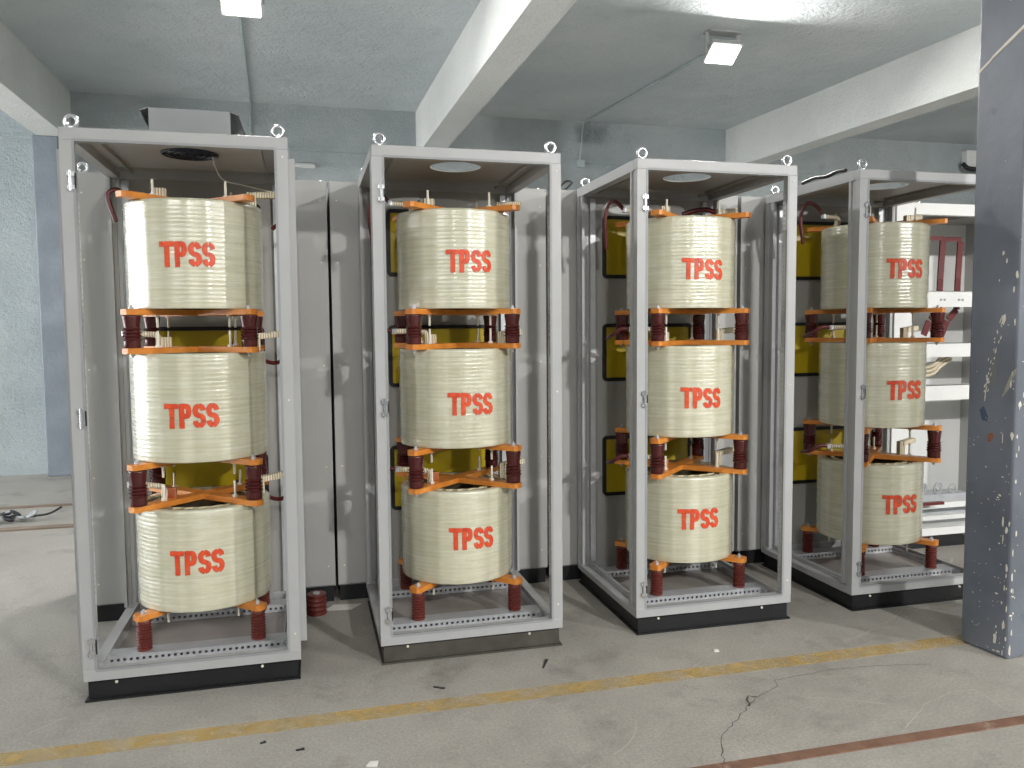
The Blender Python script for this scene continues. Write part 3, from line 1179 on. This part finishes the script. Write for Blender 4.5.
# ------------------------------------------------------------------ back row
BY = .965
BACK = [(-1.085, .135), (.150, 1.352), (1.378, 2.568), (2.592, 3.690)]
BLAB = ['closed grey cabinet standing behind the leftmost open cabinet', 'closed grey cabinet behind the second open cabinet',
        'closed grey cabinet behind the third open cabinet', 'closed grey cabinet behind the cabinet beside the pillar']
for i, (xa, xb) in enumerate(BACK):
    c = thing('closed_cabinet', (xa, BY, 0), BLAB[i], 'cabinet', 'back row of closed cabinets')
    w = xb - xa
    MB().box(0, w, .02, .82, HB, HT).build('body', M['panel'], c)
    # front made of cover sheets with a rebate between
    for x0, x1 in ((.0, w),):
        MB().box(x0, x1, .0, .02, HB + .01, HT - .0).build('cover_panel', M['panel'], c, bevel=.002)
    MB().box(.01, w - .01, .012, .80, 0, HB).build('plinth', M['plinth'], c)
    for x in (.035, w - .035):
        for z in (.20, .75, 1.30, 1.85, 2.18):
            b = place(pbolt_me, 'cover_screw', c, (x, 0, z))
            b.rotation_euler = (PI / 2, 0, 0)
            b.scale = (.6, .6, .35)
    if i == 0:
        place(eye_me, 'eye_bolt', c, (.035, .04, HT))
    MB().lathe([(.007, 0), (.007, .012)], 12, (w - .03, .05, HT)).build('roof_stud', M['chrome'], c)

# open cabinet in the back row, at the right
c = thing('open_busbar_cabinet', (3.705, BY, 0), 'white open cabinet with maroon busbars, behind the pillar', 'cabinet')
w, d = 1.35, .85
MB().box(0, .135, 0, .03, HB, HT).build('front_filler', M['white'], c, bevel=.002)
MB().box(.135, w, 0, .05, HT - .075, HT).build('top_rail', M['white'], c, bevel=.002)
MB().box(.0, .004, .03, d, HB, HT).build('side_panel', M['panel'], c)
MB().box(w - .004, w, .03, d, HB, HT).build('side_panel', M['panel'], c)
MB().box(0, w, d, d + .004, HB, HT).build('back_panel', M['white'], c)
MB().box(0, w, .05, d, HT - .012, HT - .008).build('roof_panel', M['inner'], c)
MB().box(.70, .704, .05, d, HT - .06, HT - .012).build('roof_stiffener', M['inner'], c)
MB().box(.135, w, 0, .05, HB, HB + .05).build('bottom_rail', M['white'], c)
MB().box(.01, w, .01, d, 0, HB).build('plinth', M['plinth'], c)
MB().box(.01, w, .05, d, HB, HB + .004).build('floor_plate', M['white'], c)
for z0, z1, y0 in ((1.615, 1.725, .235), (1.268, 1.365, .235), (.967, 1.072, .235)):
    o = MB().box(.01, w - .01, y0, y0 + .004, z0, z1).box(.01, w - .01, y0, y0 + .09, z1 - .004, z1).build('cross_member', M['white'], c)
    if z0 > 1.5:
        for x in (.57, .60, .72, .75, .86):
            b = place(pbolt_me, 'bolt', o, (x, y0, z0 + .05))
            b.rotation_euler = (PI / 2, 0, 0)
            b.scale = (.8, .8, .6)
            b.data = bolt_me
for dx, drop in ((.0, 0), (.185, .0)):
    base = Vector((dx, 0, 0))
    pts = [(.43, .40, 2.105), (.725, .40, 2.105), (.722, .40, 2.09), (.672, .36, 1.82), (.668, .36, 1.60), (.60, .36, 1.53), (.545, .36, 1.42)]
    mb = MB()
    P = [Vector(p) + base + Vector((0, dx * .2, 0)) for p in pts]
    mb.bar(P[0] + (Vector((.12, 0, 0)) if dx else Vector((0, 0, 0))), P[1], .02, .03)
    mb.bar(P[2], P[3], .012, .045, up=(1, 0, 0)).bar(P[3], P[4], .012, .045, up=(1, 0, 0)).bar(P[4], P[5], .012, .045, up=(1, 0, 0))
    mb.bar(P[5] + Vector((-.012, 0, -.012)), P[6], .012, .045, up=(1, 0, 0))
    mb.build('busbar', M['busbar'], c)
MB().box(.52, .56, .30, .34, 1.365, 1.40).build('terminal', M['galv'], c)
for k in range(3):
    MB().tube(smooth_path([(.45, .36 + k * .03, 1.12 + k * .02), (.62, .36, 1.14 + k * .03), (.72, .38, 1.20 + k * .03), (.82, .4, 1.24 + k * .02)]), .012, 8) \
        .build('taped_lead', M['tape'], c, smooth=50)
MB().bar((.50, .45, .25), (.50, .45, .58), .03, .03).build('busbar', M['busbar'], c)
MB().box(.35, 1.3, .30, .36, HB + .10, HB + .14).build('cross_member', M['white'], c)
MB().box(.35, 1.3, .15, .19, HB + .06, HB + .09).build('cross_member', M['white'], c)
MB().bar((.35, .22, HB + .16), (.62, .22, HB + .16), .03, .02).build('busbar', M['busbar'], c)
for k in range(9):
    MB().torus((.56 + k * .045, .5 + .05 * math.sin(k * 2.1), HB + .20), .03, .006, 14, 6, 'y').build('spring_contact', M['galv'], c, smooth=60)
MB().box(.45, 1.05, .44, .60, HB + .004, HB + .165).build('contact_tray', M['galv'], c)
for x in (.18, .98):
    place(eye_me, 'eye_bolt', c, (x, .03, HT))

# ------------------------------------------------------------------ small things
t = MB().tube(smooth_path([(2.752, .58, HT + .016), (2.753, .47, HT + .024), (2.75, .36, HT + .014), (2.748, .27, HT + .022), (2.75, .20, HT + .016)]), .010, 8) \
    .build('black_cable', M['black_cable'], smooth=60)
tag(t, 'short black cable lying on the roof of the cabinet beside the pillar', 'cable')
t = MB().tube(smooth_path([(1.47, 1.16, HT + .014), (1.50, 1.12, HT + .012), (1.53, 1.10, HT + .04), (1.56, 1.11, HT + .07), (1.53, 1.14, HT + .08), (1.49, 1.15, HT + .04)]), .006, 8) \
    .lathe([(.03, 0), (.03, .01), (.02, .014)], 12, (1.48, 1.15, HT + .0005)).build('wire_offcut', M['tool'], smooth=60)
tag(t, 'dark wire offcut on the roof between the second and third cabinets', 'wire')

t = thing('spare_insulator', (.03, .80, 0), 'loose brick red insulator on the floor right of the leftmost cabinet', 'insulator')
prof = [(.050, 0), (.052, .004), (.052, .012)]
for k in range(7):
    prof.append((.045 + (.009 if k % 2 else 0), .018 + k * .012))
prof += [(.050, .098), (.050, .108)]
MB().lathe(prof, 28).build('body', M['brick_red'], t, smooth=35)
MB().lathe([(.018, .108), (.018, .114)], 12).build('metal_insert', M['galv'], t)
tag(MB().prism([(-.10, -.03), (.04, -.05), (.10, .03), (-.05, .05)], 0.0003, .0016).build('paper_scrap', M['paper'], loc=(.17, .86, 0)),
    'white paper scrap on the floor between the first and second cabinets', 'paper')
tag(MB().prism([(-.012, -.009), (.010, -.012), (.013, .008), (-.008, .011)], 0, .006).build('paper_scrap', M['paper'], loc=(1.803, -.21, 0)),
    'tiny white chip on the floor in front of the third cabinet', 'chip')
tag(MB().prism([(-.02, -.008), (.015, -.018), (.022, .010), (-.005, .014)], 0, .006).build('paper_scrap', M['paper'], loc=(.19, -.775, 0)),
    'white scrap on the floor at the bottom edge', 'paper')
for (x, y, l, a, lab) in ((.508, -.249, .05, -.6, 'dark metal offcut on the floor left of the yellow line middle'),
                          (-.05, -.609, .03, .1, 'small black bolt on the floor below the yellow line'),
                          (1.003, -.137, .09, 1.1, 'dark dash of tape on the floor before the second cabinet'),
                          (-.181, -.523, .02, .4, 'tiny dark grit piece on the floor below the yellow line')):
    o = MB().box(-l / 2, l / 2, -.004, .004, 0, .004).box(l * .2, l / 2, -.006, .006, 0, .005).build('metal_offcut', M['tool'], loc=(x, y, 0))
    o.rotation_euler = (0, 0, a)
    tag(o, lab, 'offcut', 'small offcuts on the floor')

t = thing('shackle_heap', (-2.26, 3.58, 0), 'small heap of steel shackles and rags on the floor at the left', 'shackles')
random.seed(5)
for k in range(9):
    a = random.uniform(0, 6.28)
    r = random.uniform(0, .14)
    o = MB().torus((0, 0, .0), .035, .010, 16, 8, 'z').build('shackle', M['tool'] if k % 2 else M['galv'], t, smooth=60, loc=(r * math.cos(a) * 1.6, r * math.sin(a) * .6, .03 + .012 * (k % 4)))
    o.rotation_euler = (random.uniform(-.5, .5), random.uniform(-.5, .5), a)
MB().tube(smooth_path([(.05, 0, .02), (.15, .03, .03), (.26, .0, .05), (.34, .04, .09)]), .009, 8).build('handle', M['tool'], t, smooth=60)

t = thing('tube_light', (.06, WY, 3.317), 'short white tube light on the rear wall above the cabinets', 'tube light')
MB().box(-.11, .11, -.03, 0, -.03, -.012).build('base', M['white'], t)
o = MB().lathe([(.016, -.105), (.016, .105)], 14).build('tube', M['white'], t, smooth=40, loc=(0, -.04, 0))
o.rotation_euler = (0, PI / 2, 0)
t = thing('junction_box', (9.0, WY, 3.74), 'white junction box high on the rear wall by the pillar', 'junction box')
MB().box(-.17, .3, -.10, 0, -.10, .13).build('body', M['white'], t, bevel=.008)
MB().tube(smooth_path([(-.2, -.06, -.05), (-.16, -.12, -.12), (.0, -.13, -.13), (.12, -.11, -.12), (.2, -.06, -.18)]), .03, 8).build('cable_bundle', M['black_cable'], t, smooth=60)
